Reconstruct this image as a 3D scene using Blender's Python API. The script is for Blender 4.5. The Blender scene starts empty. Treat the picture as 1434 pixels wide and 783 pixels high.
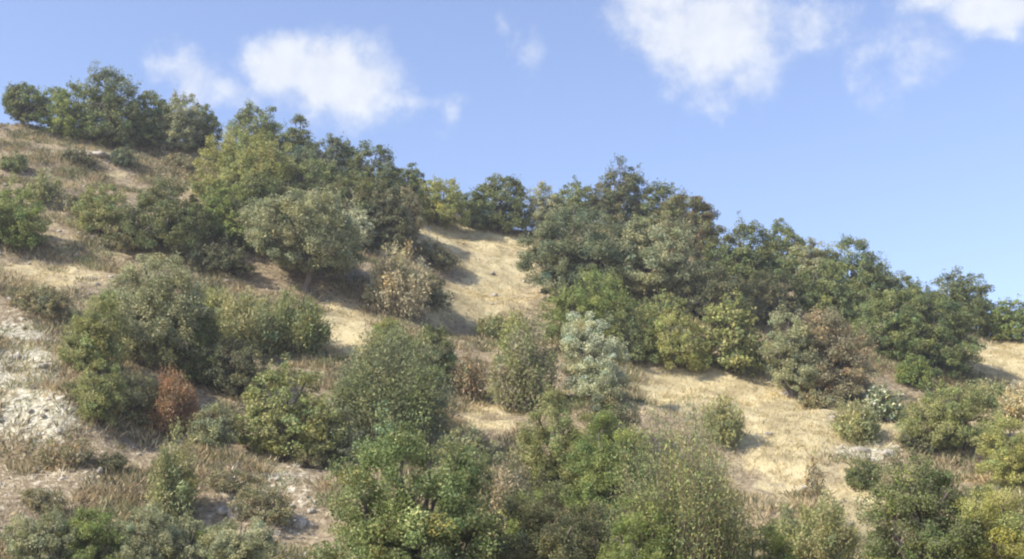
import bpy, math, random
import numpy as np
from mathutils import Vector, Matrix

scene = bpy.context.scene
COL = scene.collection
RNG = np.random.default_rng(7)

# ------------------------------------------------------------------ camera
F_PX = 1731.0; CU, CV = 717.0, 391.5; PITCH = math.radians(16.4)
cam = bpy.data.cameras.new('camera'); camo = bpy.data.objects.new('camera', cam); COL.objects.link(camo)
cam.sensor_width = 36.0; cam.lens = 36.0 * F_PX / 1434.0
cam.clip_start = 0.5; cam.clip_end = 6000
camo.rotation_euler = (math.pi / 2 + PITCH, 0, 0)
scene.camera = camo

# ------------------------------------------------------------------ noise
TAB = RNG.random((256, 256))
def vnoise(x, y):
    xi = np.floor(x).astype(int); yi = np.floor(y).astype(int)
    fx = x - xi; fy = y - yi
    fx = fx * fx * (3 - 2 * fx); fy = fy * fy * (3 - 2 * fy)
    a = TAB[xi & 255, yi & 255]; b = TAB[(xi + 1) & 255, yi & 255]
    c = TAB[xi & 255, (yi + 1) & 255]; d = TAB[(xi + 1) & 255, (yi + 1) & 255]
    return (a * (1 - fx) + b * fx) * (1 - fy) + (c * (1 - fx) + d * fx) * fy - 0.5
def fbm(x, y, s, o=3):
    r = 0; a = 1.0
    for k in range(o):
        r = r + a * vnoise(x / s + 17.3 * k + 50, y / s + 9.1 * k + 50); s *= 0.5; a *= 0.5
    return r
def sstep(a, b, x):
    t = np.clip((x - a) / (b - a), 0, 1); return t * t * (3 - 2 * t)

# ------------------------------------------------------------------ terrain
CREST_U = [-900, -300, 0, 150, 300, 450, 570, 650, 745, 850, 1000, 1100, 1200, 1300, 1434, 1700, 2400]
CREST_V = [110, 150, 176, 190, 207, 238, 262, 306, 326, 318, 352, 385, 420, 458, 482, 545, 640]
R0, RC = 31.0, 75.0
BANK_H, BANK_Y0, BANK_X = 1.5, 34.5, -12.4
def crest_tan(th):
    u = CU + F_PX * np.tan(np.clip(th, -0.9, 0.9)) * math.cos(PITCH) / 1.02
    v = np.interp(u, CREST_U, CREST_V)
    return np.tan(PITCH + np.arctan((CV - v) / F_PX)) * np.cos(np.clip(th, -0.6, 0.6))
def height(x, y):
    x = np.asarray(x, float); y = np.asarray(y, float)
    r = np.hypot(x, y); th = np.arctan2(x, np.maximum(y, 1e-3))
    side = sstep(1.25, 0.75, np.abs(np.arctan2(x, y)))
    zc = crest_tan(th) * RC
    z0 = 1.6
    t = np.clip((r - R0) / (RC - R0), 0, 1)
    up = z0 + (zc - z0) * (0.8 * t + 0.2 * t ** 2)
    # terraces: shelves and banks along the contour
    P = 4.6
    wob = 1.1 * fbm(x, y, 18, 2)
    amp = 0.42 * sstep(0.03, 0.12, t) * sstep(1.0, 0.9, t)
    up = up - amp * np.sin(2 * np.pi * (up + wob) / P) * P / (2 * np.pi)
    near = -1.6 + (z0 + 1.6) * sstep(2, R0, r)
    z = np.where(r < R0, near, up)
    over = np.maximum(r - RC, 0)
    z = z - 0.30 * over ** 2 / (over + 9.0)
    z = np.maximum(z, -14 + 0 * z)
    z = side * z + (1 - side) * (-1.6 + 0 * z)
    rough = sstep(14, 34, r) * sstep(260, 120, r)
    z = z + rough * (1.0 * fbm(x, y, 9, 3) * (0.35 + 0.65 * sstep(74, 60, r)) + 0.34 * fbm(x + 31, y, 1.5, 3))
    # steep pale bank on the left, a hollow in the middle foreground
    z = z + BANK_H * sstep(BANK_Y0, BANK_Y0 + 1.5, y + .35 * vnoise(x / 1.1, y / 1.1)) * sstep(BANK_Y0 + 9, BANK_Y0 + 3, y) * sstep(BANK_X + 2.2, BANK_X - 1.0, x)
    return z
def ray(u, v):
    a = (u - CU) / F_PX; b = (CV - v) / F_PX
    c, s = math.cos(PITCH), math.sin(PITCH)
    return np.array([a, c - b * s, s + b * c])
def project(x, y, z):
    c, s = math.cos(PITCH), math.sin(PITCH)
    dep = y * c + z * s; up = -y * s + z * c
    dep = np.where(dep > 1, dep, 1)
    return CU + F_PX * x / dep, CV - F_PX * up / dep
def hit(u, v):
    d = ray(u, v); hd = math.hypot(d[0], d[1])
    t = np.arange(16, 79, 0.05) / hd
    g = height(d[0] * t, d[1] * t)
    k = np.nonzero(g >= d[2] * t)[0]
    if len(k): k = k[0]
    else: k = int(np.argmax(g - d[2] * t))
    return np.array([d[0] * t[k], d[1] * t[k], g[k]])
def hz(x, y): return float(height(np.array([x]), np.array([y]))[0])

# ------------------------------------------------------------------ mesh helper
def mesh_np(name, V, faces_n, F, mat, parent=None, color=None, smooth=False, loc=(0, 0, 0)):
    """V (n,3); F (m,faces_n) index array; color (n,3) per vertex"""
    me = bpy.data.meshes.new(name)
    me.vertices.add(len(V)); me.vertices.foreach_set('co', np.ascontiguousarray(V, dtype=np.float32).ravel())
    m = len(F)
    me.loops.add(m * faces_n); me.loops.foreach_set('vertex_index', np.ascontiguousarray(F, dtype=np.int32).ravel())
    me.polygons.add(m); me.polygons.foreach_set('loop_start', np.arange(0, m * faces_n, faces_n, dtype=np.int32))
    try: me.polygons.foreach_set('loop_total', np.full(m, faces_n, dtype=np.int32))
    except Exception: pass
    if smooth: me.polygons.foreach_set('use_smooth', np.ones(m, dtype=bool))
    me.update(calc_edges=True)
    if color is not None:
        at = me.color_attributes.new('tint', 'FLOAT_COLOR', 'POINT')
        c4 = np.ones((len(V), 4), dtype=np.float32); c4[:, :3] = color
        at.data.foreach_set('color', c4.ravel())
    me.materials.append(mat)
    o = bpy.data.objects.new(name, me); COL.objects.link(o)
    o.location = loc
    if parent is not None: o.parent = parent
    return o

def quads_from(P, A, B, L, W):
    """P centres, A along, B across: kite shaped leaves"""
    n = len(P)
    V = np.empty((n, 4, 3))
    V[:, 0] = P - A * L[:, None] * 0.5
    V[:, 1] = P + B * W[:, None] * 0.5 + A * L[:, None] * 0.05
    V[:, 2] = P + A * L[:, None] * 0.5
    V[:, 3] = P - B * W[:, None] * 0.5 + A * L[:, None] * 0.05
    return V.reshape(-1, 3), np.arange(n * 4).reshape(n, 4)

def unit(a): return a / np.maximum(np.linalg.norm(a, axis=-1, keepdims=True), 1e-9)

class Tubes:
    def __init__(s): s.V = []; s.F = []; s.n = 0
    def add(s, pts, rad, k=5):
        pts = np.asarray(pts, float); rad = np.asarray(rad, float); m = len(pts)
        d = unit(np.gradient(pts, axis=0)); ref = np.array([0.31, 0.95, 0.05])
        a = unit(np.cross(d, ref)); b = np.cross(d, a)
        ang = np.arange(k) * 2 * np.pi / k
        ring = pts[:, None, :] + rad[:, None, None] * (np.cos(ang)[None, :, None] * a[:, None, :] + np.sin(ang)[None, :, None] * b[:, None, :])
        s.V.append(ring.reshape(-1, 3))
        i = np.arange(m - 1)[:, None] * k; j = np.arange(k)[None, :]; j2 = (j + 1) % k
        f = np.stack([i + j, i + j2, i + k + j2, i + k + j], -1).reshape(-1, 4) + s.n
        s.F.append(f); s.n += m * k
    def build(s, name, mat, parent):
        return mesh_np(name, np.concatenate(s.V), 4, np.concatenate(s.F), mat, parent, smooth=True)

# ------------------------------------------------------------------ materials
def newmat(name):
    m = bpy.data.materials.new(name); m.use_nodes = True
    nt = m.node_tree; nt.nodes.clear()
    return m, nt, nt.nodes, nt.links
def foliage_mat():
    m, nt, N, L = newmat('foliage')
    out = N.new('ShaderNodeOutputMaterial')
    at = N.new('ShaderNodeAttribute'); at.attribute_name = 'tint'
    tc = N.new('ShaderNodeTexCoord')
    ns = N.new('ShaderNodeTexNoise'); ns.inputs['Scale'].default_value = 2.4; ns.inputs['Detail'].default_value = 3
    L.new(tc.outputs['Object'], ns.inputs['Vector'])
    mr = N.new('ShaderNodeMapRange'); mr.inputs[1].default_value = 0.3; mr.inputs[2].default_value = 0.7
    mr.inputs[3].default_value = 0.8; mr.inputs[4].default_value = 1.25
    L.new(ns.outputs['Fac'], mr.inputs[0])
    vm = N.new('ShaderNodeVectorMath'); vm.operation = 'SCALE'
    L.new(at.outputs['Color'], vm.inputs[0]); L.new(mr.outputs[0], vm.inputs['Scale'])
    n2 = N.new('ShaderNodeTexNoise'); n2.inputs['Scale'].default_value = 0.9; n2.inputs['Detail'].default_value = 4; n2.inputs['Roughness'].default_value = .7
    tw = N.new('ShaderNodeTexCoord'); gm = N.new('ShaderNodeNewGeometry'); L.new(gm.outputs['Position'], n2.inputs['Vector'])
    m2 = N.new('ShaderNodeMapRange'); m2.inputs[1].default_value = .48; m2.inputs[2].default_value = .72; m2.inputs[3].default_value = 0; m2.inputs[4].default_value = .55
    L.new(n2.outputs['Fac'], m2.inputs[0])
    mxx = N.new('ShaderNodeMix'); mxx.data_type = 'RGBA'; L.new(m2.outputs[0], mxx.inputs[0]); L.new(vm.outputs[0], mxx.inputs[6])
    v3 = N.new('ShaderNodeVectorMath'); v3.operation = 'MULTIPLY'; v3.inputs[1].default_value = (1.5, 1.32, 1.1); L.new(vm.outputs[0], v3.inputs[0]); L.new(v3.outputs[0], mxx.inputs[7])
    pb = N.new('ShaderNodeBsdfPrincipled'); pb.inputs['Roughness'].default_value = 0.6
    pb.inputs['Specular IOR Level'].default_value = 0.25
    L.new(mxx.outputs[2], pb.inputs['Base Color'])
    tr = N.new('ShaderNodeBsdfTranslucent'); L.new(mxx.outputs[2], tr.inputs['Color'])
    mx = N.new('ShaderNodeMixShader'); mx.inputs[0].default_value = 0.33
    L.new(pb.outputs[0], mx.inputs[1]); L.new(tr.outputs[0], mx.inputs[2]); L.new(mx.outputs[0], out.inputs[0])
    return m
def bark_mat(name, c1, c2):
    m, nt, N, L = newmat(name)
    out = N.new('ShaderNodeOutputMaterial'); pb = N.new('ShaderNodeBsdfPrincipled'); pb.inputs['Roughness'].default_value = 0.9
    tc = N.new('ShaderNodeTexCoord'); mp = N.new('ShaderNodeMapping'); mp.inputs['Scale'].default_value = (9, 9, 2)
    ns = N.new('ShaderNodeTexNoise'); ns.inputs['Scale'].default_value = 2.0; ns.inputs['Detail'].default_value = 5
    cr = N.new('ShaderNodeValToRGB'); cr.color_ramp.elements[0].color = (*c1, 1); cr.color_ramp.elements[1].color = (*c2, 1)
    cr.color_ramp.elements[0].position = 0.35; cr.color_ramp.elements[1].position = 0.65
    L.new(tc.outputs['Object'], mp.inputs[0]); L.new(mp.outputs[0], ns.inputs['Vector']); L.new(ns.outputs['Fac'], cr.inputs[0])
    L.new(cr.outputs[0], pb.inputs['Base Color']); L.new(pb.outputs[0], out.inputs[0])
    bp = N.new('ShaderNodeBump'); bp.inputs['Strength'].default_value = 0.6; bp.inputs['Distance'].default_value = 0.03
    L.new(ns.outputs['Fac'], bp.inputs['Height']); L.new(bp.outputs[0], pb.inputs['Normal'])
    return m
M_FOL = foliage_mat()
M_BARK = bark_mat('bark', (0.07, 0.055, 0.045), (0.19, 0.16, 0.13))
M_TWIG = bark_mat('dry_twig', (0.10, 0.075, 0.05), (0.24, 0.19, 0.13))
M_ROCK = bark_mat('limestone', (0.20, 0.175, 0.14), (0.46, 0.42, 0.35))

def ground_mat():
    m, nt, N, L = newmat('hillside_ground')
    out = N.new('ShaderNodeOutputMaterial'); pb = N.new('ShaderNodeBsdfPrincipled'); pb.inputs['Roughness'].default_value = 0.95
    pb.inputs['Specular IOR Level'].default_value = 0.15
    tc = N.new('ShaderNodeTexCoord'); at = N.new('ShaderNodeAttribute'); at.attribute_name = 'tint'
    def noise(scale, det, dist=0.0, sc=(1, 1, 1)):
        mp = N.new('ShaderNodeMapping'); mp.inputs['Scale'].default_value = sc
        L.new(tc.outputs['Object'], mp.inputs[0])
        n = N.new('ShaderNodeTexNoise'); n.inputs['Scale'].default_value = scale; n.inputs['Detail'].default_value = det
        n.inputs['Roughness'].default_value = 0.65; n.inputs['Distortion'].default_value = dist
        L.new(mp.outputs[0], n.inputs['Vector']); return n
    def ramp(n, a, b, pa, pb_):
        r = N.new('ShaderNodeValToRGB'); r.color_ramp.elements[0].position = pa; r.color_ramp.elements[1].position = pb_
        r.color_ramp.elements[0].color = (*a, 1); r.color_ramp.elements[1].color = (*b, 1)
        L.new(n.outputs['Fac'], r.inputs[0]); return r
    n1 = noise(0.9, 6, 0.4); n2 = noise(5.0, 5); n3 = noise(0.35, 4); n4 = noise(14, 3)
    straw = ramp(n1, (0.33, 0.27, 0.145), (0.56, 0.48, 0.28), 0.34, 0.58)
    earth = ramp(n2, (0.15, 0.115, 0.07), (0.43, 0.35, 0.23), 0.35, 0.68)
    cream = ramp(n2, (0.25, 0.22, 0.14), (0.70, 0.66, 0.52), 0.36, 0.62)
    sep = N.new('ShaderNodeSeparateColor'); L.new(at.outputs['Color'], sep.inputs[0])
    def jit(sock, nn, amt):
        a = N.new('ShaderNodeMath'); a.operation = 'SUBTRACT'; L.new(nn.outputs['Fac'], a.inputs[0]); a.inputs[1].default_value = 0.5
        b = N.new('ShaderNodeMath'); b.operation = 'MULTIPLY_ADD'; L.new(a.outputs[0], b.inputs[0]); b.inputs[1].default_value = amt
        L.new(sock, b.inputs[2])
        r = N.new('ShaderNodeMapRange'); r.inputs[1].default_value = 0.3; r.inputs[2].default_value = 0.7; L.new(b.outputs[0], r.inputs[0])
        return r
    def mix(f, a, b):
        x = N.new('ShaderNodeMix'); x.data_type = 'RGBA'; L.new(f, x.inputs[0]); L.new(a, x.inputs[6]); L.new(b, x.inputs[7]); return x.outputs[2]
    c = mix(jit(sep.outputs[0], n1, 1.6).outputs[0], earth.outputs[0], straw.outputs[0])
    c = mix(jit(sep.outputs[1], n2, 1.8).outputs[0], c, cream.outputs[0])
    grn = ramp(n4, (0.10, 0.105, 0.045), (0.22, 0.20, 0.10), 0.4, 0.6)
    c = mix(jit(sep.outputs[2], n1, 1.8).outputs[0], c, grn.outputs[0])
    L.new(c, pb.inputs['Base Color'])
    ad = N.new('ShaderNodeMath'); ad.operation = 'ADD'; L.new(n2.outputs['Fac'], ad.inputs[0]); L.new(n4.outputs['Fac'], ad.inputs[1])
    bp = N.new('ShaderNodeBump'); bp.inputs['Strength'].default_value = 0.8; bp.inputs['Distance'].default_value = 0.12
    L.new(ad.outputs[0], bp.inputs['Height']); L.new(bp.outputs[0], pb.inputs['Normal']); L.new(pb.outputs[0], out.inputs[0])
    return m

# ------------------------------------------------------------------ ground cover zones (u, v, half width, half height, weight) -> world spots
STRAW = [(700, 365, 62, 55, 1), (665, 425, 70, 30, .9), (480, 465, 50, 38, .9), (1010, 545, 125, 40, 1.1), (1100, 600, 80, 70, 1), (1200, 700, 60, 60, .8),
         (1405, 505, 60, 35, 1), (1130, 670, 90, 45, .6), (70, 385, 80, 22, .6), (140, 340, 80, 25, .5), (285, 285, 40, 50, .6),
         (690, 590, 60, 40, .55), (1390, 600, 90, 60, .5), (200, 230, 130, 35, .35), (60, 300, 40, 40, .5), (620,330,50,30,.8), (1240,600,50,30,.8)]
CREAM = [(28, 535, 46, 72, 1.35), (72, 590, 36, 44, .8), (170, 620, 120, 60, .15), (300, 660, 150, 60, .2), (140, 215, 90, 20, .4), (400, 690, 60, 70, .35), (60, 680, 80, 60, .25), (1215, 632, 50, 12, .8)]
GREEN = [(200, 760, 200, 40, .6), (1150, 760, 120, 50, .5), (720, 500, 40, 60, .5), (1180, 610, 50, 40, .3), (350, 600, 60, 40, .3), (540,470,60,40,.3)]
def zone(u, v, L_):
    r = np.zeros_like(u)
    for (a, b, p, q, w) in L_: r = np.maximum(r, w * np.exp(-0.7 * (((u - a) / p) ** 2 + ((v - b) / q) ** 2) ** 1.5))
    return r
def masks(x, y, z):
    u, v = project(x, y, z)
    return zone(u, v, STRAW), zone(u, v, CREAM), zone(u, v, GREEN)

def axis(a, b, step, far, grow=1.25):
    c = list(np.arange(a, b + 1e-6, step)); s = step; p = b
    while p < far: s *= grow; p += s; c.append(p)
    s = step; p = a
    while p > -far: s *= grow; p -= s; c.insert(0, p)
    return np.array(c)
gx = axis(-38, 38, 0.27, 2600); gy = axis(24, 84, 0.27, 2600)
X, Y = np.meshgrid(gx, gy); Z = height(X, Y)
nx, ny = len(gx), len(gy)
ii = (np.arange(ny - 1)[:, None] * nx + np.arange(nx - 1)[None, :])
GF = np.stack([ii, ii + 1, ii + nx + 1, ii + nx], -1).reshape(-1, 4)
s_, c_, g_ = masks(X.ravel(), Y.ravel(), Z.ravel())
front = (Y.ravel() > 15) & (np.hypot(X, Y).ravel() < RC + 6)
mk = np.stack([np.where(front, s_, .45), np.where(front, c_, 0), np.where(front, g_, .35)], -1)
go = mesh_np('ground', np.stack([X.ravel(), Y.ravel(), Z.ravel()], -1), 4, GF, ground_mat(), color=mk, smooth=True)
go['kind'] = 'structure'; go['label'] = 'dry brown and straw coloured hillside ground under the trees'

# ------------------------------------------------------------------ plants
def leaf_cloud(rng, P, N_out, Lm, Wm, base, var, droop=0.0, up=0.0, clump_id=None, nclump=1, alt=None, altp=0.0, bias=0.9):
    n = len(P)
    nrm = unit(rng.normal(size=(n, 3)) + bias * N_out + np.array([0, 0, 0.35]))
    a = rng.normal(size=(n, 3)) + up * np.array([0, 0, 1.0]) + 0.5 * N_out
    a = unit(a - nrm * np.sum(a * nrm, -1, keepdims=True)); b = np.cross(nrm, a)
    L = Lm * rng.uniform(0.6, 1.4, n); W = Wm * rng.uniform(0.7, 1.3, n)
    V, Fc = quads_from(P, a, b, L, W)
    col = np.array(base)[None, :] * (1 + var * rng.normal(size=(n, 1)))
    if clump_id is not None:
        cv = 1 + 0.22 * rng.normal(size=(nclump, 1)); hue = rng.normal(size=(nclump, 1)) * np.array([[0.11, 0.02, -0.10]]) + .015 * rng.normal(size=(nclump, 3))
        col = col * cv[clump_id] * (1 + hue[clump_id])
    if alt is not None:
        pick = rng.random(n) < altp
        if clump_id is not None: pick = pick | (rng.random(nclump) < altp * 0.7)[clump_id] & (rng.random(n) < .7)
        col[pick] = np.array(alt) * (1 + var * rng.normal(size=(pick.sum(), 1)))
    col = np.clip(col, 0.01, 0.8)
    return V, Fc, np.repeat(col, 4, axis=0)

# leaf colours (linear base colour), second colour, share of the second colour
TONES = {
    'dark':   ((0.072, 0.088, 0.040), (0.125, 0.135, 0.060), .25),
    'oak':    ((0.085, 0.105, 0.045), (0.150, 0.160, 0.075), .25),
    'blue':   ((0.082, 0.102, 0.066), (0.130, 0.145, 0.095), .25),
    'olive':  ((0.135, 0.148, 0.092), (0.230, 0.235, 0.165), .30),
    'grey':   ((0.165, 0.180, 0.115), (0.240, 0.240, 0.170), .30),
    'green':  ((0.105, 0.155, 0.040), (0.175, 0.215, 0.070), .30),
    'bright': ((0.135, 0.175, 0.055), (0.205, 0.225, 0.090), .35),
    'lime':   ((0.175, 0.215, 0.062), (0.245, 0.260, 0.095), .30),
    'broom':  ((0.175, 0.190, 0.085), (0.255, 0.240, 0.130), .35),
    'tan': ((0.360, 0.310, 0.200), (0.260, 0.250, 0.140), .35),
    'brown': ((0.220, 0.185, 0.120), (0.150, 0.155, 0.080), .50),
    'orange': ((0.225, 0.138, 0.082), (0.185, 0.160, 0.095), .45),
    'rust': ((0.235, 0.180, 0.115), (0.190, 0.190, 0.105), .5),
    'silver': ((0.50, 0.52, 0.345), (0.33, 0.355, 0.20), .3),
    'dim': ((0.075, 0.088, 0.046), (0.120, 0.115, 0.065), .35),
    'cream':  ((0.560, 0.520, 0.400), (0.400, 0.350, 0.240), .30),
}

def plant(name, form, tone, u, v, w, h, label, cat, group=None, seed=None, **k):
    rng = np.random.default_rng(abs(hash_(label + name)) % (2 ** 31))
    base = hit(u, v)
    dep = base[1] * math.cos(PITCH) + base[2] * math.sin(PITCH)
    s = dep / F_PX                                     # metres per photo pixel
    W = w * s; H = h * s
    root = bpy.data.objects.new(name, None); COL.objects.link(root)
    root.location = base; root.empty_display_size = 0.3
    root['label'] = label; root['category'] = cat
    if group: root['group'] = group
    tree = form in ('tree', 'olive')
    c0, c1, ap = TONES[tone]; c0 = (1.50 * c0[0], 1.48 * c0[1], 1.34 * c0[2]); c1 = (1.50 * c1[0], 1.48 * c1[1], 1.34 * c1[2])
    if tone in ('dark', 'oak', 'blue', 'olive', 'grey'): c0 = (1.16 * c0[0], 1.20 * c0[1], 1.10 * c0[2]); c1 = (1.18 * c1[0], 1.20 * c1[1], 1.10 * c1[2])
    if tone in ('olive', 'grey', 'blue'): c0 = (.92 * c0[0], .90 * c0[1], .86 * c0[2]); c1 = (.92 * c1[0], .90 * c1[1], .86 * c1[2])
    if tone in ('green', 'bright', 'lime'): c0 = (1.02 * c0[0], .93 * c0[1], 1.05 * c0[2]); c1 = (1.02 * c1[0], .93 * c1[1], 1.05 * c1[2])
    if tone in ('silver', 'cream'): c0, c1, ap = TONES[tone]
    w *= 1.2; h *= 1.05
    px = s * 1.4                                       # metres per rendered pixel
    T = Tubes()
    lift = k.get('lift', 0.14 if tree else 0.0)
    if form in ('tree', 'olive', 'bush'):
        cz0 = lift * H
        ch = H - cz0
        nl = int(k.get('lobes', 11 if tree else 10) * 1.7)
        # lobes inside the crown's envelope
        C = []; R = []
        top = rng.integers(0, nl)
        for i in range(nl):
            for _ in range(40):
                p = rng.uniform(-1, 1, 3)
                if i == 0: p = np.array([rng.uniform(-.15, .15), 0, .62])
                if i == 1: p = np.array([-.62, rng.uniform(-.3, .1), rng.uniform(-.4, .05)])
                if i == 2: p = np.array([.62, rng.uniform(-.3, .1), rng.uniform(-.45, .0)])
                p[2] = max(p[2], -.8)
                lim = np.linalg.norm(p) < .80 if p[2] > 0 else math.hypot(p[0], p[1]) < (.76 if form != 'olive' else .76 + .25 * p[2])
                if lim and (i < 3 or all(np.linalg.norm(p - q) > .27 for q in C)): break
            C.append(p); R.append(rng.uniform(.22, .38) if i else .36)
        C = np.array(C); R = np.array(R)
        ext = np.array([W / 2 * 1.06, min(W, H * 1.2) / 2 * .95, ch / 2])
        Cw = C * .8 * ext; Cw[:, 2] += cz0 + ch / 2
        # area of clumps
        cr = k.get('clump', 0.13) * (W * H) ** .5 / 2 + 0.09
        nc = int(k.get('nc', 1.0) * 5.0 * (W * H) / (cr * cr * 4)) + 14
        # a full domed crown with bumps: a main body plus lobes that stand proud of it
        LD = unit(np.vstack([rng.normal(size=(nl, 3)) + np.array([0, -.2, .25])])); LA = rng.uniform(.08, .27, nl); LK = rng.uniform(8, 30, nl)
        def rad_of(d):
            r = np.full(len(d), .76)
            for j in range(nl): r = np.maximum(r, .76 + LA[j] * np.exp(LK[j] * (d @ LD[j] - 1)) + .03 * math.sin(j * 7.1))
            return r
        nc = int(nc * 1.5)
        d = unit(rng.normal(size=(nc, 3)) + np.array([0, -.12, .12]))
        depth = np.where(rng.random(nc) < .78, rng.uniform(.82, 1.04, nc), rng.uniform(.35, .85, nc))
        Pn = d * (rad_of(d) * depth)[:, None]
        lo_ = Pn[:, 2] < 0
        if form != 'olive' or lift == 0:   # shrub and oak crowns stay wide down to the ground
            f_ = np.where(lo_, 1 / np.sqrt(np.maximum(1 - .82 * np.minimum(Pn[:, 2], 0) ** 2, .3)), 1.0) ** .8
            Pn[:, 0] *= f_; Pn[:, 1] *= f_
        Pn[:, 0] += .10 * np.sin(Pn[:, 2] * 2.2 + rng.uniform(0, 6))
        cc = Pn * ext; cc[:, 2] = cz0 + ch * np.where(Pn[:, 2] > 0, .40 + .60 * Pn[:, 2], .40 + .46 * Pn[:, 2])
        nd = unit(Pn * np.array([1, 1, .8]) + 1e-6)
        if k.get('multi', lift < .1) and form != 'wand':      # several stems: side masses of other heights merge with the main one
            sx = np.array([0, -.50, .50, .1]) + rng.uniform(-.1, .1, 4); sw = np.array([.86, .58, .60, .62]) * rng.uniform(.9, 1.1, 4)
            sh_ = np.array([1.0, rng.uniform(.62, .95), rng.uniform(.55, .9), .62]); sy = np.array([0.05, -.1, -.05, -.45])
            mi = rng.choice(4, nc, p=[.46, .22, .2, .12])
            cc[:, 0] = cc[:, 0] * sw[mi] + sx[mi] * W / 2; cc[:, 1] = cc[:, 1] * sw[mi] + sy[mi] * W / 2
            cc[:, 2] = cc[:, 2] * sh_[mi]
        lowok = cc[:, 2] > (0.02 if lift == 0 else cz0 * .8)
        cc, nd = cc[lowok], nd[lowok]; nc = len(cc)
        Lm = k.get('leaf', 2.15 if form != 'olive' else 2.6) * px * .95; Wm = Lm * (.50 if form == 'tree' else (.32 if form == 'olive' else .45))
        dens = k.get('dens', 1.0)
        area = math.pi / 4 * W * H
        big = (dens * 7.0 * area / (Lm * Wm * .5)) / 62000
        if big > 1: Lm *= big ** .5; Wm *= big ** .5
        n = int(min(62000, dens * 7.0 * area / (Lm * Wm * .5)))
        cid = rng.integers(0, nc, n)
        sz = cr * rng.uniform(.5, 1.0, nc)
        off = rng.normal(size=(n, 3)); off = off / np.maximum(1, np.linalg.norm(off, axis=1, keepdims=True) / 1.7)
        P = cc[cid] + off * sz[cid, None] * np.array([.62, .62, .42])
        # young shoots rise from the crown's surface
        sh = rng.random(nc) < k.get('shoots', .45 if form == 'bush' else .22)
        sdir = unit(nd * .8 + np.array([0, 0, .9]) + .35 * rng.normal(size=(nc, 3))) * (rng.uniform(.05, .17, nc) * (W * H) ** .5)[:, None]
        ps = sh[cid] & (rng.random(n) < .30)
        P[ps] = cc[cid][ps] + sdir[cid][ps] * rng.uniform(.2, 1.0, (ps.sum(), 1)) + .022 * H * rng.normal(size=(ps.sum(), 3))
        No = nd[cid] + .6 * unit(off)
        V, Fc, col = leaf_cloud(rng, P, unit(No), Lm, Wm, c0, .20, up=k.get('up', .3), clump_id=cid, nclump=nc, alt=k.get('alt', c1), altp=k.get('altp', ap))
        # wood
        tr = k.get('trunk', .035 * H + .02 if tree else .02 * H + .012)
        if tree:
            lean = rng.normal(size=2) * .06 * H
            fork = np.array([lean[0], lean[1], max(cz0 * 1.15, .2 * H)])
            T.add([[0, 0, -.25], [lean[0] * .2, 0, fork[2] * .3], [lean[0] * .7, lean[1] * .5, fork[2] * .7], fork], [tr * 1.35, tr, tr * .85, tr * .75], 7)
            for j in range(nl):
                mid = (fork + Cw[j]) / 2 + rng.normal(size=3) * .05 * W
                T.add([fork, mid, Cw[j]], [tr * .5, tr * .3, tr * .15], 5)
        else:
            for j in range(nl):
                st = np.array([*(rng.normal(size=2) * .04 * W), -.1])
                mid = (st + Cw[j]) / 2 + rng.normal(size=3) * .06 * W + np.array([0, 0, .05 * H])
                T.add([st, mid, Cw[j]], [tr, tr * .7, tr * .35], 5)
        sel = rng.choice(nc, min(nc, 46), replace=False)
        for j in sel:
            q = np.argmin(np.linalg.norm(Cw - cc[j], axis=1)); e = cc[j]
            T.add([Cw[q], (Cw[q] + e) / 2 + rng.normal(size=3) * .05, e + unit(e - Cw[q]) * .05], [tr * .18, tr * .12, tr * .05], 3)
    else:
        # wand: many upright stems carrying small narrow leaves (broom, reed and dry brush)
        ns = int(k.get('stems', 90))
        az = rng.uniform(0, 2 * np.pi, ns); rad = np.sqrt(rng.random(ns))
        spread = k.get('spread', 1.0)
        tipz = H * (1 - .62 * rad ** 2.4) * rng.uniform(.55, 1.03, ns)
        lob = 1 + .22 * np.sin(az * 3 + rng.uniform(0, 6)) * rad
        ex = np.stack([np.cos(az) * rad * W / 2 * spread, np.sin(az) * rad * min(W, H * 1.3) / 2 * spread, tipz * lob], -1)
        st = ex * np.array([.55, .55, 0]) + rng.normal(size=(ns, 3)) * np.array([.05, .05, 0]) * W
        st[:, 2] = -.05
        ctl = (st + ex) / 2 + np.array([0, 0, 1]) * .16 * H - (ex - st) * np.array([.12, .12, 0])
        Lm = k.get('leaf', 3.6) * px; Wm = Lm * k.get('narrow', .34)
        n = int(min(34000, k.get('dens', 1.0) * 8.0 * math.pi / 4 * W * H / (Lm * Wm * .5)))
        sid = rng.integers(0, ns, n)
        lo = k.get('lo', .04)
        t = (lo + (1 - lo) * rng.random(n) ** .85)[:, None]
        P = (1 - t) ** 2 * st[sid] + 2 * t * (1 - t) * ctl[sid] + t ** 2 * ex[sid]
        tan = unit(2 * (1 - t) * (ctl[sid] - st[sid]) + 2 * t * (ex[sid] - ctl[sid]))
        fat = k.get('fat', .085) * (W * H) ** .5 * (1.15 - .75 * t)
        P = P + rng.normal(size=(n, 3)) * fat
        No = unit(ex[sid] * np.array([1, 1, .5]))
        a = unit(tan + .75 * rng.normal(size=(n, 3)))
        nn = rng.normal(size=(n, 3)) + .9 * No + np.array([0, 0, .3]); nn = unit(nn - a * np.sum(a * nn, -1, keepdims=True))
        b = np.cross(nn, a)
        V, Fc = quads_from(P, a, b, Lm * rng.uniform(.6, 1.5, n), Wm * rng.uniform(.7, 1.3, n))
        cv = (1 + .16 * rng.normal(size=(ns, 1))); hu = 1 + rng.normal(size=(ns, 1)) * np.array([[.10, .02, -.10]])
        c = np.array(c0) * (1 + .16 * rng.normal(size=(n, 1))) * cv[sid] * hu[sid]
        pick = (rng.random(ns) < ap)[sid] & (rng.random(n) < .75)
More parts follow.
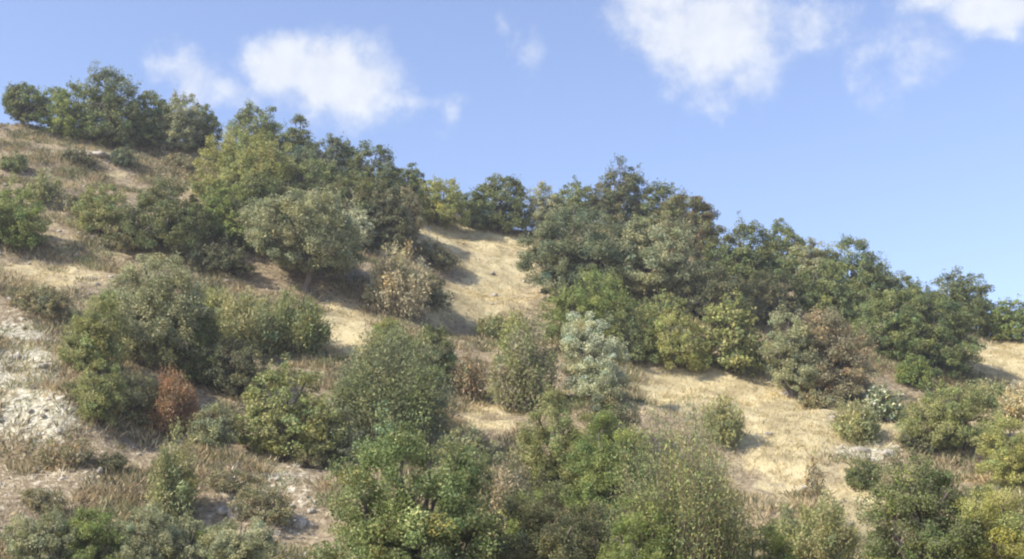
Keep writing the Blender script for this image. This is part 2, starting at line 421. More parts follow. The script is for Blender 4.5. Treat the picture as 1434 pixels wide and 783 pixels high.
        c[pick] = np.array(k.get('alt', c1)) * (1 + .16 * rng.normal(size=(pick.sum(), 1)))
        col = np.repeat(np.clip(c, .01, .8), 4, axis=0)
        tw = k.get('twig', .005 + .0015 * H)
        for j in range(ns):
            tt = np.array([0, .33, .66, 1.0])[:, None]
            T.add((1 - tt) ** 2 * st[j] + 2 * tt * (1 - tt) * ctl[j] + tt ** 2 * ex[j], [tw * 1.4, tw, tw * .7, tw * .3], 3)
        cc = None
    # follow the slope, drop what would be underground
    dz = height(V[:, 0] + base[0], V[:, 1] + base[1]) - base[2]
    V = V.copy(); V[:, 2] += k.get('follow', .45) * dz * np.clip(1 - V[:, 2] / (H + .01), 0.0, 1)
    q = (V[:, 2] - dz).reshape(-1, 4).min(axis=1) > -0.01
    V = V.reshape(-1, 4, 3)[q].reshape(-1, 3); col = col.reshape(-1, 4, 3)[q].reshape(-1, 3)
    Fc = np.arange(len(V)).reshape(-1, 4)
    T.build('trunk' if tree else 'stem', M_BARK if tree or form == 'bush' else M_TWIG, root)
    mesh_np('crown' if tree else 'foliage', V, 4, Fc, M_FOL, root, color=col)
    return root
def hash_(s):
    h = 2166136261
    for ch in s.encode(): h = ((h ^ ch) * 16777619) & 0xffffffff
    return h

G_SKY = 'trees along the skyline'; G_R = 'trees massed on the right slope'; G_S = 'green shrubs on the slope'
G_B = 'feathery broom bushes'; G_D = 'dry brown shrubs'; G_L = 'trees of the thicket left of the straw clearing'
PL = [
 # ---- top left skyline
 ('evergreen_tree','tree','dark', 32,178,64,70,'dark tree at the left picture edge on the skyline','tree',G_SKY,{}),
 ('tall_shrub','bush','green', 92,190,80,84,'light green rounded shrub leaning on the tallest dark skyline tree','shrub',G_SKY,{}),
 ('evergreen_tree','tree','dark', 152,206,96,124,'tallest dark domed tree on the left skyline','tree',G_SKY,{'lift':.0,'lobes':13}),
 ('evergreen_tree','tree','oak', 208,204,72,88,'mid green tree just right of the tallest left skyline tree','tree',G_SKY,{'lift':.0}),
 ('olive_tree','olive','olive', 246,209,74,92,'loose grey green tree on the skyline in front of the small cloud','tree',G_SKY,{'lift':.0}),
 ('olive_tree','olive','oak', 283,210,50,74,'small airy tree at the right end of the top left skyline row','tree',G_SKY,{'lift':.0}),
 # ---- top left slope
 ('round_shrub','bush','blue', 172,232,36,30,'small round bush alone on the rocky upper slope','shrub',G_S,{}),
 ('low_shrub','bush','oak', 18,240,36,30,'small dark bush at the left edge below the skyline tree','shrub',G_S,{}),
 ('thin_shrub','wand','broom', 62,285,60,50,'sparse yellowish brush on the upper left slope','shrub',G_B,{'dens':.45}),
 ('tall_shrub','bush','green', 14,345,104,104,'dense green bush cut by the left picture edge above the terrace','shrub',G_S,{}),
 ('tall_shrub','bush','bright', 140,330,84,84,'bright green shrub touching the left of the dark round tree','shrub',G_S,{}),
 ('evergreen_tree','tree','oak', 232,352,148,110,'broad round tree with dark shaded foot on the left slope','tree',G_S,{'lift':.0,'altp':.4,'alt':(.16,.16,.06)}),
 ('low_shrub','bush','dim', 292,376,110,50,'dark low bush in the shade right of the broad round tree','shrub',G_S,{}),  # added bush: its dark leaves stand in for the round tree's cast shadow
 ('low_shrub','bush','brown', 110,300,60,34,'brown bush on the open slope above the bright green shrub','shrub',G_D,{'dens':.7}),
 ('low_shrub','bush','brown', 255,238,56,26,'tiny brown bush on the rocky slope left of the large yellow green shrub','shrub',G_D,{'dens':.7}),
 ('low_shrub','bush','dim', 105,228,50,22,'flat dark bush below the light green skyline shrub','shrub',G_D,{'dens':.7}),
 ('low_shrub','bush','brown', 170,350,60,40,'brownish low bush under the broad round tree on the left slope','shrub',G_D,{}),
 # ---- thicket left of clearing
 ('evergreen_tree','tree','oak', 358,240,82,108,'rounded tree topping the thicket below the white cloud','tree',G_L,{'lift':.0}),
 ('cypress_tree','tree','dark', 416,235,42,90,'narrow dark pointed tree rising from the thicket top','tree',G_L,{'lift':.0,'lobes':7}),
 ('tall_shrub','bush','lime', 338,290,124,124,'large yellow green shrub at the upper left of the thicket','shrub',G_L,{}),
 ('evergreen_tree','tree','blue', 462,270,96,98,'grey dark tree on the skyline right of the pointed dark tree','tree',G_L,{'lift':.0}),
 ('evergreen_tree','tree','dark', 525,290,84,106,'dark tree at the right shoulder of the thicket against blue sky','tree',G_L,{'lift':.0}),
 ('evergreen_tree','tree','oak', 440,300,110,90,'green tree in the middle of the thicket behind the grey olive','tree',G_L,{'lift':.0}),
 ('evergreen_tree','tree','green', 322,345,90,100,'green tree under the yellow green shrub at the thicket left edge','tree',G_L,{'lift':.08}),
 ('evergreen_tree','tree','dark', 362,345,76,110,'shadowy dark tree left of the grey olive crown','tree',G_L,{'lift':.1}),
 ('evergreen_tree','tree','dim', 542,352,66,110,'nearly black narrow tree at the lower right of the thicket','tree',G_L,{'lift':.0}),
 ('evergreen_tree','tree','oak', 500,330,90,100,'olive brown tree between the grey olive and the nearly black tree','tree',G_L,{'lift':.0,'alt':(.17,.15,.06)}),
 ('distant_tree','tree','dark', 577,252,44,36,'small far tree on the skyline between thicket and lime bush','tree',G_SKY,{'lift':.0}),
 ('dry_shrub','bush','brown', 572,325,44,70,'reddish brown bush behind the nearly black thicket tree','shrub',G_D,{}),
 ('olive_tree','olive','olive', 428,412,172,166,'large grey olive tree with a visible short trunk left of centre','olive tree',G_L,{'lift':.17,'lobes':15,'trunk':.17}),
 ('olive_tree','olive','silver', 500,352,54,72,'pale silvery olive sprouting at the right of the large grey olive','olive tree',G_L,{'lift':.1,'dens':.5}),
 ('dead_shrub','wand','tan', 556,442,92,108,'tan dry bush standing alone left of the straw clearing','shrub',G_D,{'stems':70,'dens':.7,'fat':.09}),
 ('low_shrub','bush','brown', 607,372,62,40,'brown low bush at the left edge of the straw clearing','shrub',G_D,{}),
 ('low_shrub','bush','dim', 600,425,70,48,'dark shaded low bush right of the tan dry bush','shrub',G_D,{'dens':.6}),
 ('tall_shrub','bush','lime', 614,316,84,78,'isolated yellow green bush on the ridge left of the saddle','shrub',G_SKY,{}),
 ('evergreen_tree','tree','dark', 702,325,84,96,'dark rounded tree standing at the top of the straw clearing','tree',G_SKY,{'lift':.0}),
 ('tall_shrub','bush','oak', 664,320,44,62,'slim olive green shrub left of the dark tree above the clearing','shrub',G_SKY,{}),
 # ---- right mass
 ('olive_tree','olive','grey', 762,330,60,84,'pale grey green tree at the upper right edge of the clearing','tree',G_R,{'lift':.0,'dens':.8}),
 ('evergreen_tree','tree','oak', 803,312,70,74,'skyline tree left of the twiggy topped tree','tree',G_R,{'lift':.0}),
 ('evergreen_tree','tree','blue', 866,310,84,100,'highest right hand tree with bare twigs poking from its top','tree',G_R,{'lift':.0,'alt':(.2,.17,.08)}),
 ('evergreen_tree','tree','dark', 924,322,80,86,'dark skyline tree right of the twiggy topped tree','tree',G_R,{'lift':.0}),
 ('evergreen_tree','tree','oak', 972,355,96,98,'brown tinged domed tree on the right skyline','tree',G_R,{'lift':.0,'alt':(.20,.15,.08),'altp':.4}),
 ('olive_tree','olive','blue', 815,420,156,166,'big soft grey green tree beside the right edge of the clearing','tree',G_R,{'lift':.0,'lobes':15}),
 ('evergreen_tree','tree','olive', 925,420,140,140,'broad olive green tree in the middle of the right hand mass','tree',G_R,{'lift':.0,'lobes':14}),
 ('evergreen_tree','tree','dark', 1046,415,106,118,'dark tree right of the broad olive green tree on the skyline','tree',G_R,{'lift':.0}),
 ('evergreen_tree','tree','oak', 1100,395,62,98,'narrow upright tree on the skyline above the bright leafy bush','tree',G_R,{'lift':.0}),
 ('evergreen_tree','tree','dim', 1000,450,130,90,'dark shaded tree behind the bright green bushes','tree',G_R,{'lift':.0}),  # dark leaf colour put in for the shaded gap inside the tree mass
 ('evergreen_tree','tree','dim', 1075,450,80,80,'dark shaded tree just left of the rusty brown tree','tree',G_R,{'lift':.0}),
 ('olive_tree','olive','grey', 1138,415,66,96,'pale olive tree on the skyline above the rusty brown tree','olive tree',G_R,{'lift':.0}),
 ('evergreen_tree','tree','oak', 1203,430,104,108,'dark green tree with lumpy crown on the skyline past the pale olive','tree',G_R,{'lift':.0,'lobes':14}),
 ('tall_shrub','bush','green', 835,485,140,118,'rounded mid green tree sized bush above the silver bush','shrub',G_R,{}),
 ('tall_shrub','bush','dark', 880,505,80,92,'dark bush right above the silver bush','shrub',G_R,{}),
 ('tall_shrub','bush','bright', 932,462,66,60,'small bright bush perched above the yellow green dome','shrub',G_S,{}),
 ('tall_shrub','bush','lime', 944,512,98,80,'yellow green dome shaped bush at the back edge of the right clearing','shrub',G_S,{}),
 ('tall_shrub','bush','bright', 1026,522,90,120,'bright large leaved bush right of the yellow green dome','shrub',G_S,{'leaf':4.4,'altp':.4}),
 ('olive_tree','olive','grey', 1112,558,74,140,'grey green tree with upright trunk beside the rusty tree','tree',G_R,{'lift':.12,'trunk':.11,'multi':True}),
 ('rusty_tree','tree','rust', 1168,560,124,146,'rusty brown tree with dying leaves on the right slope','tree',G_R,{'lift':.0,'dens':.85,'alt':(.26,.25,.14),'altp':.5}),
 ('evergreen_tree','tree','oak', 1250,502,120,112,'dense dark green tree right of the rusty tree','tree',G_R,{'lift':.0,'lobes':14}),
 ('evergreen_tree','tree','oak', 1312,522,120,124,'green tree casting shade on the far right straw patch','tree',G_R,{'lift':.0,'lobes':14,'alt':(.15,.17,.07)}),
 ('evergreen_tree','tree','dark', 1344,470,98,102,'dark round tree alone against the sky near the right edge','tree',G_SKY,{'lift':.0}),
 ('evergreen_tree','tree','green', 1416,478,64,74,'lighter green tree on the skyline at the right picture edge','tree',G_SKY,{'lift':.0}),
 # ---- right lower slope
 ('evergreen_tree','tree','oak', 1382,474,60,66,'small tree between the dark round tree and the right edge on the skyline','tree',G_SKY,{'lift':.0}),
 ('evergreen_tree','tree','oak', 1268,440,70,70,'low tree on the skyline between the lumpy dark tree and the lone round tree','tree',G_SKY,{'lift':.0}),
 ('leafy_plant','bush','silver', 1240,590,56,56,'pale green leafy plant dotted white in front of the rusty tree','plant',G_S,{'leaf':4.0,'dens':.7,'alt':(.16,.2,.09),'altp':.5}),
 ('low_shrub','bush','green', 1284,540,56,46,'small green mound in front of the dark right trees','shrub',G_S,{}),
 ('low_shrub','wand','broom', 1200,618,70,62,'wispy yellowish bush beside the pale rock ledge','shrub',G_D,{'dens':.7}),
 ('low_shrub','bush','brown', 1150,572,64,30,'low brown scrub at the foot of the rusty tree','shrub',G_D,{}),
 ('dome_shrub','bush','bright', 1336,630,136,102,'bright green dome shaped bush near the right edge','shrub',G_S,{'lobes':12}),
 ('low_shrub','bush','dim', 1285,632,50,34,'dark violet low bush left of the bright green dome','shrub',G_D,{}),
 ('dry_shrub','wand','tan', 1424,590,50,60,'tan dry bush at the right picture edge above the yellow green bush','shrub',G_D,{}),
 ('tall_shrub','bush','lime', 1424,690,96,116,'yellow green bush at the right picture edge','shrub',G_S,{}),
 ('low_shrub','bush','dark', 1212,685,50,46,'small dark green bush alone beside the lower right dry track','shrub',G_S,{}),
 ('thin_shrub','wand','brown', 1142,705,36,74,'thin upright dry stalks in the middle of the lower right clearing','shrub',G_D,{'dens':.25,'stems':26}),
 ('tall_shrub','bush','green', 1310,835,196,204,'big green bush filling the bottom right of the slope','shrub',G_S,{'lobes':15,'altp':.5,'alt':(.17,.18,.09)}),
 ('tall_shrub','bush','lime', 1415,835,120,170,'bush in the bottom right corner','shrub',G_S,{}),
 ('broom_shrub','wand','broom', 1145,800,130,112,'yellowish low bush at the bottom below the dry track','shrub',G_B,{'stems':80}),
 ('thin_shrub','wand','broom', 1016,622,60,74,'small wispy tuft above the large right foreground bush','shrub',G_D,{'dens':.6}),
 ('broom_shrub','wand','broom', 955,850,215,296,'large feathery olive green bush at the bottom right of centre','shrub',G_B,{'stems':240,'lo':.02,'alt':(.135,.19,.07)}),
 # ---- left middle
 ('tall_shrub','bush','olive', 205,510,150,172,'large grey green shrub left of the dark hollow on the lower left slope','shrub',G_S,{'lobes':14}),
 ('tall_shrub','bush','bright', 128,520,86,120,'bright green shrub on the left flank of the large grey green shrub','shrub',G_S,{}),
 ('tall_shrub','bush','bright', 136,588,70,88,'bright green bush right of the pale bank','shrub',G_S,{}),
 ('low_shrub','bush','dim', 190,590,80,80,'dark twiggy bush between the pale bank and the rusty bush','shrub',G_D,{'dens':.7}),
 ('tall_shrub','bush','dark', 268,535,80,120,'dark bush behind the rusty orange bush','shrub',G_S,{}),
 ('tall_shrub','bush','lime', 300,460,60,62,'small yellow green bush at the left end of the feathery bank','shrub',G_B,{}),
 ('broom_shrub','wand','broom', 342,490,110,92,'yellow green feathery bush at the left of the lower shelf','shrub',G_B,{'stems':130}),
 ('broom_shrub','wand','broom', 412,492,100,88,'yellow green feathery bush in front of the grey olive trunk','shrub',G_B,{'stems':130,'alt':(.14,.19,.05)}),
 ('tall_shrub','bush','dim', 325,552,96,88,'nearly black bush below the feathery yellow green bushes','shrub',G_S,{}),
 ('rusty_shrub','wand','orange', 238,606,76,96,'rusty orange brush on the lower left slope','shrub',G_D,{'stems':110,'narrow':.22}),
 ('low_shrub','bush','olive', 296,632,64,74,'grey green bush right of the rusty orange brush','shrub',G_S,{}),
 ('tall_shrub','bush','bright', 402,645,146,148,'bright green spreading shrub in the lower left middle','shrub',G_S,{'lobes':13,'leaf':3.8}),
 ('thin_shrub','wand','broom', 238,735,64,150,'tall slender grey green plant below the rusty orange brush','shrub',G_B,{'stems':50,'dens':.6}),
 ('low_shrub','bush','brown', 372,728,90,50,'brown green low bush on the dry bottom left ground','shrub',G_D,{'dens':.6}),
 ('broom_shrub','wand','olive', 545,620,170,176,'grey green feathery bush in the centre above the large foreground bush','shrub',G_B,{'stems':170,'alt':(.16,.2,.07)}),
 ('tall_shrub','bush','dark', 603,545,84,100,'dark green bush at the right shoulder of the central feathery bush','shrub',G_S,{}),
 ('tall_shrub','bush','lime', 545,500,60,60,'small yellow green bush tip above the central feathery bush','shrub',G_B,{}),
 ('tall_shrub','bush','broom', 568,860,222,288,'largest foreground bush at the bottom left of centre','shrub',G_S,{'lobes':20,'altp':.45,'alt':(.16,.215,.075)}),
 ('low_shrub','bush','green', 285,528,76,40,'small bright bush in the dark hollow above the rusty orange brush','shrub',G_S,{}),
 ('low_shrub','bush','olive', 652,650,84,60,'low grey green bush below the central reddish brown bush','shrub',G_S,{'dens':.8}),
 ('tall_shrub','bush','oak', 648,740,84,130,'dark grey green bush touching the right of the largest foreground bush','shrub',G_S,{}),
 ('tall_shrub','bush','dim', 660,860,130,140,'dark low bush at the bottom between the largest foreground bush and the dark hollow','shrub',G_S,{}),
 ('low_shrub','bush','olive', 476,650,60,84,'grey green bush between the bright spreading shrub and the central feathery bush','shrub',G_S,{}),
 ('broom_shrub','wand','broom', 892,690,64,110,'feathery bush at the upper left of the large feathery olive green bush','shrub',G_B,{}),
 ('low_shrub','wand','broom', 1385,572,76,44,'low yellowish brush below the far right straw patch','shrub',G_B,{}),
 ('low_shrub','bush','brown', 60,440,92,42,'dark brown scrub on the bank below the left shelf','shrub',G_D,{}),
 ('low_shrub','wand','broom', 690,478,60,44,'low thin brush at the bottom of the straw clearing','shrub',G_B,{'dens':.5}),
 ('low_shrub','bush','brown', 430,655,50,30,'tiny brown bush at the foot of the bright spreading shrub','shrub',G_D,{}),
 ('low_shrub','bush','dim', 155,660,44,28,'small dark bush on the dry bottom left ground','shrub',G_D,{}),
 ('low_shrub','bush','brown', 60,720,70,40,'brown bush on the dry ground above the bottom left corner','shrub',G_D,{'dens':.7}),
 ('low_shrub','bush','brown', 330,690,80,36,'low brown bush behind the bluish grey rock','shrub',G_D,{'dens':.7}),
 ('rusty_shrub','wand','rust', 656,562,52,76,'reddish brown dry bush in the centre of the slope','shrub',G_D,{'dens':.5}),
 ('broom_shrub','wand','broom', 735,575,104,140,'wispy tan green bush left of the silver bush','shrub',G_B,{'stems':120,'dens':.8,'alt':(.32,.28,.19)}),
 ('broom_shrub','wand','lime', 722,500,46,70,'thin yellow green brush at the foot of the straw clearing','shrub',G_B,{'dens':.6}),
 ('silver_shrub','bush','silver', 832,560,96,134,'silvery grey bush in the middle right of the slope','shrub',None,{'lobes':10}),
 ('silver_shrub','bush','grey', 862,640,70,130,'grey stemmed bush hanging below the silvery bush','shrub',G_B,{'alt':(.13,.12,.08)}),
 ('tall_shrub','bush','bright', 775,700,118,164,'bright green bush below the wispy tan green bush','shrub',G_S,{}),
 ('tall_shrub','bush','green', 845,730,110,170,'green bush below the grey stemmed bush','shrub',G_S,{}),
 ('dry_shrub','wand','brown', 712,790,96,166,'dark brown twiggy bush right of the largest foreground bush','shrub',G_D,{'stems':120,'dens':.8,'alt':(.09,.11,.05)}),
 ('tall_shrub','bush','green', 760,840,120,150,'green bush low in the hollow below the bright green bush','shrub',G_S,{}),
 ('tall_shrub','bush','green', 900,860,110,170,'green bush at the bottom between the hollow and the large feathery bush','shrub',G_S,{}),
 ('tall_shrub','bush','green', 1075,840,110,110,'low green bush at the bottom right of the large feathery bush','shrub',G_S,{}),
 ('evergreen_tree','tree','oak', 1150,440,100,80,'low dark tree on the slope directly above the rusty tree','tree',G_R,{'lift':.0}),
 ('evergreen_tree','tree','oak', 1205,465,90,70,'low tree on the slope at the upper right of the rusty tree','tree',G_R,{'lift':.0}),
 ('low_shrub','bush','broom', 660,700,70,60,'small yellowish bush above the hollow at the bottom centre','shrub',G_S,{}),
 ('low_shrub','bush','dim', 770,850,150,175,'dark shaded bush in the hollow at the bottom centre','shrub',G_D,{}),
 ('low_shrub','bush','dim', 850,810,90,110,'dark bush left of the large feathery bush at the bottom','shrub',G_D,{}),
 ('low_shrub','wand','brown', 90,655,90,50,'dry brown brush below the pale bank','shrub',G_D,{'dens':.4}),
]
for (nm, form, tone, u, v, w, h, lab, cat, grp, kw) in PL:
    plant(nm, form, tone, u, v, w, h, lab, cat, grp, **kw)
# low bushes along the bottom left edge
for (u, v, w, h, tone, lab) in [
    (60, 800, 110, 88, 'olive', 'grey green low bush in the bottom left corner'),
    (130, 795, 105, 84, 'green', 'low green bush second from the bottom left corner'),
    (195, 805, 105, 96, 'olive', 'low bush at the bottom under the tall slender plant'),
    (265, 800, 105, 82, 'olive', 'pale low bush at the bottom right of the tall slender plant'),
    (335, 805, 105, 90, 'grey', 'palest low bush along the bottom left edge'),
    (95, 790, 80, 60, 'grey', 'pale green low bush wedged between the two bushes nearest the bottom left corner'),
    (300, 792, 80, 56, 'green', 'green low bush wedged between the two palest bushes at the bottom left'),
    (400, 815, 60, 50, 'brown', 'brown low bush at the bottom beside the largest foreground bush')]:
    plant('low_shrub', 'bush', tone, u, v, w, h, lab, 'shrub', 'low bushes along the bottom left edge')

# ------------------------------------------------------------------ bare twigs on the twiggy tree: part of its trunk mesh is enough

# ------------------------------------------------------------------ ground cover: dry grass, scrub, stones
def scatter(n, seed, weight):
    rng = np.random.default_rng(seed)
    x = rng.uniform(-36, 36, n * 4); y = rng.uniform(24, 80, n * 4)
    keep = np.abs(np.arctan2(x, y)) < .47
    x, y = x[keep], y[keep]
    z = height(x, y); a, b, c = masks(x, y, z)
    w = weight(x, y, a, b, c)
    s = rng.random(len(x)) < w
    x, y, z = x[s][:n], y[s][:n], z[s][:n]
    return rng, x, y, z
def tufts(name, label, n, seed, weight, blades, hgt, wid, spread, tones, cat):
    rng, x, y, z = scatter(n, seed, weight); m = len(x)
    tid = np.repeat(np.arange(m), blades); k = len(tid)
    sc = rng.uniform(.5, 1.3, m)[tid]
    off = rng.normal(size=(k, 2)) * spread * sc[:, None]
    bx, by = x[tid] + off[:, 0], y[tid] + off[:, 1]
    P0 = np.stack([bx, by, height(bx, by) - .01], -1)
    a = unit(np.stack([rng.normal(size=k) * .45 + off[:, 0] / spread * .35, rng.normal(size=k) * .45 + off[:, 1] / spread * .35, np.ones(k)], -1))
    L = hgt * sc * rng.uniform(.5, 1.2, k)
    b = unit(np.cross(a, rng.normal(size=(k, 3))))
    W = wid * rng.uniform(.6, 1.4, k)
    V, Fc = quads_from(P0 + a * L[:, None] * .5, a, b, L, W)
    tn = np.array(tones); ci = rng.integers(0, len(tn), m)
    col = tn[ci][tid] * (1 + .15 * rng.normal(size=(k, 1)))
    o = mesh_np(name, V, 4, Fc, M_FOL, color=np.repeat(np.clip(col, .01, .85), 4, axis=0))
    o['label'] = label; o['category'] = cat; o['kind'] = 'stuff'
    return o
tufts('dry_grass', 'short straw coloured dry grass on the clearings', 26000, 3,
      lambda x, y, a, b, c: np.clip(a * 1.1 + .12, 0, 1) * (.25 + .75 * sstep(-.2, .2, fbm(x, y, 1.3, 3))), 9, .17, .022, .10, [(.48, .41, .22), (.56, .48, .285), (.36, .30, .17)], 'grass')
tufts('pale_dry_grass', 'bleached cream dry grass on the left bank', 9000, 5,
      lambda x, y, a, b, c: np.clip(b * 1.5 - .15, 0, 1) * (.15 + .85 * sstep(-.15, .15, fbm(x + 3, y + 9, 1.1, 2))), 16, .24, .020, .13, [(.66, .64, .51), (.72, .70, .58), (.56, .52, .38), (.42, .42, .25)], 'grass')
tufts('low_scrub', 'low patchy brown and green scrub covering bare slopes', 19000, 9,
      lambda x, y, a, b, c: np.clip((.72 - a + .25 * (y > 52) * (x < -10)) * 1.6 * sstep(-.12, .2, fbm(x, y, 1.5, 3)) * (1 - .75 * np.clip(b * 1.6 - .5, 0, 1)), 0.0, 1), 38, .31, .034, .20,
      [(.22, .20, .10), (.17, .20, .085), (.28, .22, .13), (.38, .31, .18), (.13, .135, .065), (.46, .40, .25), (.42, .34, .20)], 'scrub')
# stones (too many to count)
def blob(rng, r, sub=1):
    import bmesh
    bm = bmesh.new(); bmesh.ops.create_icosphere(bm, subdivisions=sub, radius=1)
    V = np.array([v.co[:] for v in bm.verts]); Fc = np.array([[v.index for v in f.verts] for f in bm.faces]); bm.free()
    V = V * (1 + .22 * rng.normal(size=(len(V), 1)) * .7) * rng.uniform(.6, 1.2, 3) * r * np.array([1, 1, .65])
    return V, Fc
rng, x, y, z = scatter(4200, 21, lambda x, y, a, b, c: np.clip(.10 + b * 1.0 + .9 * (y > 50) * (x < -9) * (a < .5) + .08 * (x < -4) * (y < 40), 0, 1) * sstep(-.15, .2, fbm(x + 7, y, 3.3, 2)))
VV = []; FF = []; nv = 0
bl = [blob(rng, 1, 1) for _ in range(12)]
for i in range(len(x)):
    V, Fc = bl[i % 12]; r = .05 + .16 * rng.random() ** 3; an = rng.uniform(0, 6.28); c, s = math.cos(an), math.sin(an)
    V = V @ np.array([[c, -s, 0], [s, c, 0], [0, 0, 1]]) * r + np.array([x[i], y[i], z[i] + r * .1]); VV.append(V); FF.append(Fc + nv); nv += len(V)
o = mesh_np('loose_stones', np.concatenate(VV), 3, np.concatenate(FF), M_ROCK)
o['label'] = 'small pale loose stones scattered over the slope'; o['category'] = 'stones'; o['kind'] = 'stuff'
# rocks one can tell apart
for (u, v, w, h, lab) in [
    (1103, 553, 22, 12, 'grey white rock at the foot of the grey trunked tree'),
    (1075, 608, 16, 6, 'flat white stone on the right straw clearing'),
    (1205, 632, 40, 12, 'long pale rock ledge below the wispy yellowish bush'),
    (1243, 636, 26, 12, 'grey rock at the right end of the pale ledge'),
    (1166, 585, 14, 8, 'small pale rock below the rusty tree'),
    (140, 218, 40, 12, 'pale outcrop on the upper left slope below the tallest tree'),
    (230, 205, 36, 10, 'pale ledge of rock below the loose skyline trees'),
    (330, 722, 34, 22, 'bluish grey rock at the bottom left beside the brown low bush'),
    (420, 735, 26, 18, 'cream rock left of the largest foreground bush'),
    (258, 660, 20, 26, 'cream standing stone right of the tall slender plant'),
    (690, 415, 16, 9, 'small rock on the straw clearing')]:
    b = hit(u, v); s = (b[1] * math.cos(PITCH) + b[2] * math.sin(PITCH)) / F_PX
    rg = np.random.default_rng(hash_(lab)); V, Fc = blob(rg, 1, 2)
    V = V * (1 + .12 * rg.normal(size=(len(V), 1))); V = V / np.abs(V).max(axis=0) * np.array([w * s / 2, w * s / 2.4, h * s * .75]); V[:, 2] -= h * s * .2
    o = mesh_np('rock', V, 3, Fc, M_ROCK, loc=b); o['label'] = lab; o['category'] = 'rock'; o['group'] = 'rocks on the slope'

# ------------------------------------------------------------------ light and sky
SUN = Vector((-0.76, -0.44, 0.74)).normalized()
el = math.asin(SUN.z); az = math.atan2(SUN.x, SUN.y)
sl = bpy.data.lights.new('sun', 'SUN'); sl.energy = 5.0; sl.angle = math.radians(0.6); sl.color = (1.0, .93, .82)
so = bpy.data.objects.new('sun', sl); COL.objects.link(so)
so.rotation_euler = (-SUN).to_track_quat('-Z', 'Y').to_euler(); so.location = SUN * 100
w = bpy.data.worlds.new('World'); scene.world = w; w.use_nodes = True
nt = w.node_tree; N = nt.nodes; L = nt.links; N.clear()
out = N.new('ShaderNodeOutputWorld'); bg = N.new('ShaderNodeBackground'); bg.inputs[1].default_value = 0.15
sky = N.new('ShaderNodeTexSky'); sky.sky_type = 'NISHITA'; sky.sun_disc = False
sky.sun_elevation = el; sky.sun_rotation = az % (2 * math.pi); sky.air_density = 1.0; sky.dust_density = 0.6; sky.ozone_density = 2.5
tc = N.new('ShaderNodeTexCoord'); sp = N.new('ShaderNodeSeparateXYZ'); L.new(tc.outputs['Generated'], sp.inputs[0])
def M(op, a, b=None, c=None):
    n = N.new('ShaderNodeMath'); n.operation = op
    for i, q in enumerate((a, b, c)):
        if q is None: continue
        if isinstance(q, (int, float)): n.inputs[i].default_value = q
        else: L.new(q, n.inputs[i])
    return n.outputs[0]
nz1 = N.new('ShaderNodeTexNoise'); nz1.inputs['Scale'].default_value = 13; nz1.inputs['Detail'].default_value = 7; nz1.inputs['Roughness'].default_value = .62
nz2 = N.new('ShaderNodeTexNoise'); nz2.inputs['Scale'].default_value = 36; nz2.inputs['Detail'].default_value = 7; nz2.inputs['Roughness'].default_value = .6
L.new(tc.outputs['Generated'], nz1.inputs['Vector']); L.new(tc.outputs['Generated'], nz2.inputs['Vector'])
AZ = M('ARCTAN2', sp.outputs[0], sp.outputs[1]); EL = M('ARCSINE', sp.outputs[2])
sx = N.new('ShaderNodeSeparateColor'); L.new(nz1.outputs['Color'], sx.inputs[0])
AZ = M('MULTIPLY_ADD', M('SUBTRACT', sx.outputs[0], .5), .05, AZ); EL = M('MULTIPLY_ADD', M('SUBTRACT', sx.outputs[1], .5), .05, EL)
def azel(u, v):
    d = ray(u, v); d = d / np.linalg.norm(d); return math.atan2(d[0], d[1]), math.asin(d[2])
tot = None
for (u, v, a, b, wt) in [(395, 92, 58, 48, 1.15), (470, 112, 90, 48, 1.25), (540, 140, 70, 26, .6), (265, 108, 52, 40, .62), (330, 125, 60, 30, .6),
                         (990, 30, 105, 78, 1.15), (950, -30, 120, 80, 1.0), (1035, 110, 52, 48, .7), (1275, 70, 66, 75, .48), (1180, 30, 90, 40, .4), (1425, 5, 100, 34, .95), (1300, 0, 90, 30, .6),
                         (742, 85, 26, 46, .42), (712, 55, 14, 30, .25), (1140, 20, 70, 45, .45), (1215, 95, 40, 50, .4), (560, 148, 90, 16, .6), (225, 90, 50, 22, .2), (840, 20, 60, 40, .3), (628, 172, 24, 22, .6), (700, -80, 260, 50, .5)]:
    A, E = azel(u, v)
    da = M('DIVIDE', M('SUBTRACT', AZ, A), a / F_PX); de = M('DIVIDE', M('SUBTRACT', EL, E), b / F_PX)
    q = M('ADD', M('MULTIPLY', da, da), M('MULTIPLY', de, de))
    g = M('MULTIPLY', M('EXPONENT', M('MULTIPLY', q, -.85)), wt)
    tot = g if tot is None else M('MAXIMUM', tot, g)
tot = M('MULTIPLY', tot, 1.12)
d = M('ADD', tot, M('MULTIPLY', M('SUBTRACT', nz1.outputs['Fac'], .5), 2.0)); d = M('ADD', d, M('MULTIPLY', M('SUBTRACT', nz2.outputs['Fac'], .5), 1.1))
d = M('MULTIPLY', d, M('MINIMUM', M('MULTIPLY', tot, 4.0), 1.0))
mr = N.new('ShaderNodeMapRange'); mr.interpolation_type = 'SMOOTHSTEP'; mr.inputs[1].default_value = .08; mr.inputs[2].default_value = 1.15; mr.inputs[4].default_value = .93
L.new(d, mr.inputs[0])
tint = N.new('ShaderNodeMix'); tint.data_type = 'RGBA'; tint.blend_type = 'MULTIPLY'; tint.inputs[0].default_value = 1.0
tint.inputs[7].default_value = (1.28, 1.11, 1.12, 1); L.new(sky.outputs[0], tint.inputs[6])
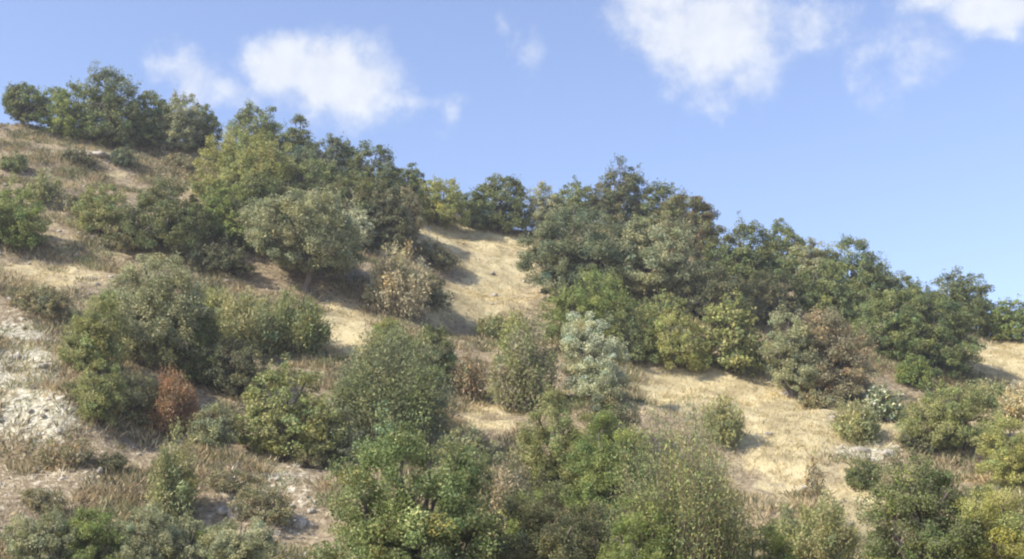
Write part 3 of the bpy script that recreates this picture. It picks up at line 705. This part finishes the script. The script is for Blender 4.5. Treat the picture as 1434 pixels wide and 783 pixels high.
mx = N.new('ShaderNodeMix'); mx.data_type = 'RGBA'; L.new(mr.outputs[0], mx.inputs[0]); L.new(tint.outputs[2], mx.inputs[6])
cs = N.new('ShaderNodeMix'); cs.data_type = 'RGBA'; L.new(nz2.outputs['Fac'], cs.inputs[0])
cs.inputs[6].default_value = (2.9, 3.1, 3.6, 1); cs.inputs[7].default_value = (4.4, 4.55, 4.7, 1); L.new(cs.outputs[2], mx.inputs[7])
L.new(mx.outputs[2], bg.inputs[0]); L.new(bg.outputs[0], out.inputs[0])

# ------------------------------------------------------------------ air
HAZE = True
if HAZE:
    me = bpy.data.meshes.new('haze')
    x0, x1, y0, y1, z0, z1 = float(X.min()) - 20, float(X.max()) + 20, float(Y.min()) - 20, float(Y.max()) + 20, float(Z.min()) - 1, 46.0
    vs = [(x, y, z) for z in (z0, z1) for (x, y) in ((x0, y0), (x1, y0), (x1, y1), (x0, y1))]
    me.from_pydata(vs, [], [(0, 3, 2, 1), (4, 5, 6, 7), (0, 1, 5, 4), (1, 2, 6, 5), (2, 3, 7, 6), (3, 0, 4, 7)])
    m = bpy.data.materials.new('haze_air'); m.use_nodes = True; n_ = m.node_tree; n_.nodes.clear()
    oo = n_.nodes.new('ShaderNodeOutputMaterial'); pv = n_.nodes.new('ShaderNodeVolumePrincipled')
    pv.inputs['Color'].default_value = (.9, .93, 1.0, 1); pv.inputs['Density'].default_value = 0.0007; pv.inputs['Anisotropy'].default_value = 0.2
    n_.links.new(pv.outputs[0], oo.inputs['Volume']); me.materials.append(m)
    ho = bpy.data.objects.new('haze', me); COL.objects.link(ho); ho['kind'] = 'stuff'; ho['label'] = 'thin pale summer haze in the air'; ho['category'] = 'haze'

scene.view_settings.view_transform = 'Standard'; scene.view_settings.look = 'None'
scene.view_settings.exposure = 0.7; scene.view_settings.gamma = 1.0
scene.render.engine = 'CYCLES'
scene.cycles.filter_width = 2.2
scene.cycles.max_bounces = 8; scene.cycles.volume_bounces = 0; scene.cycles.transparent_max_bounces = 8
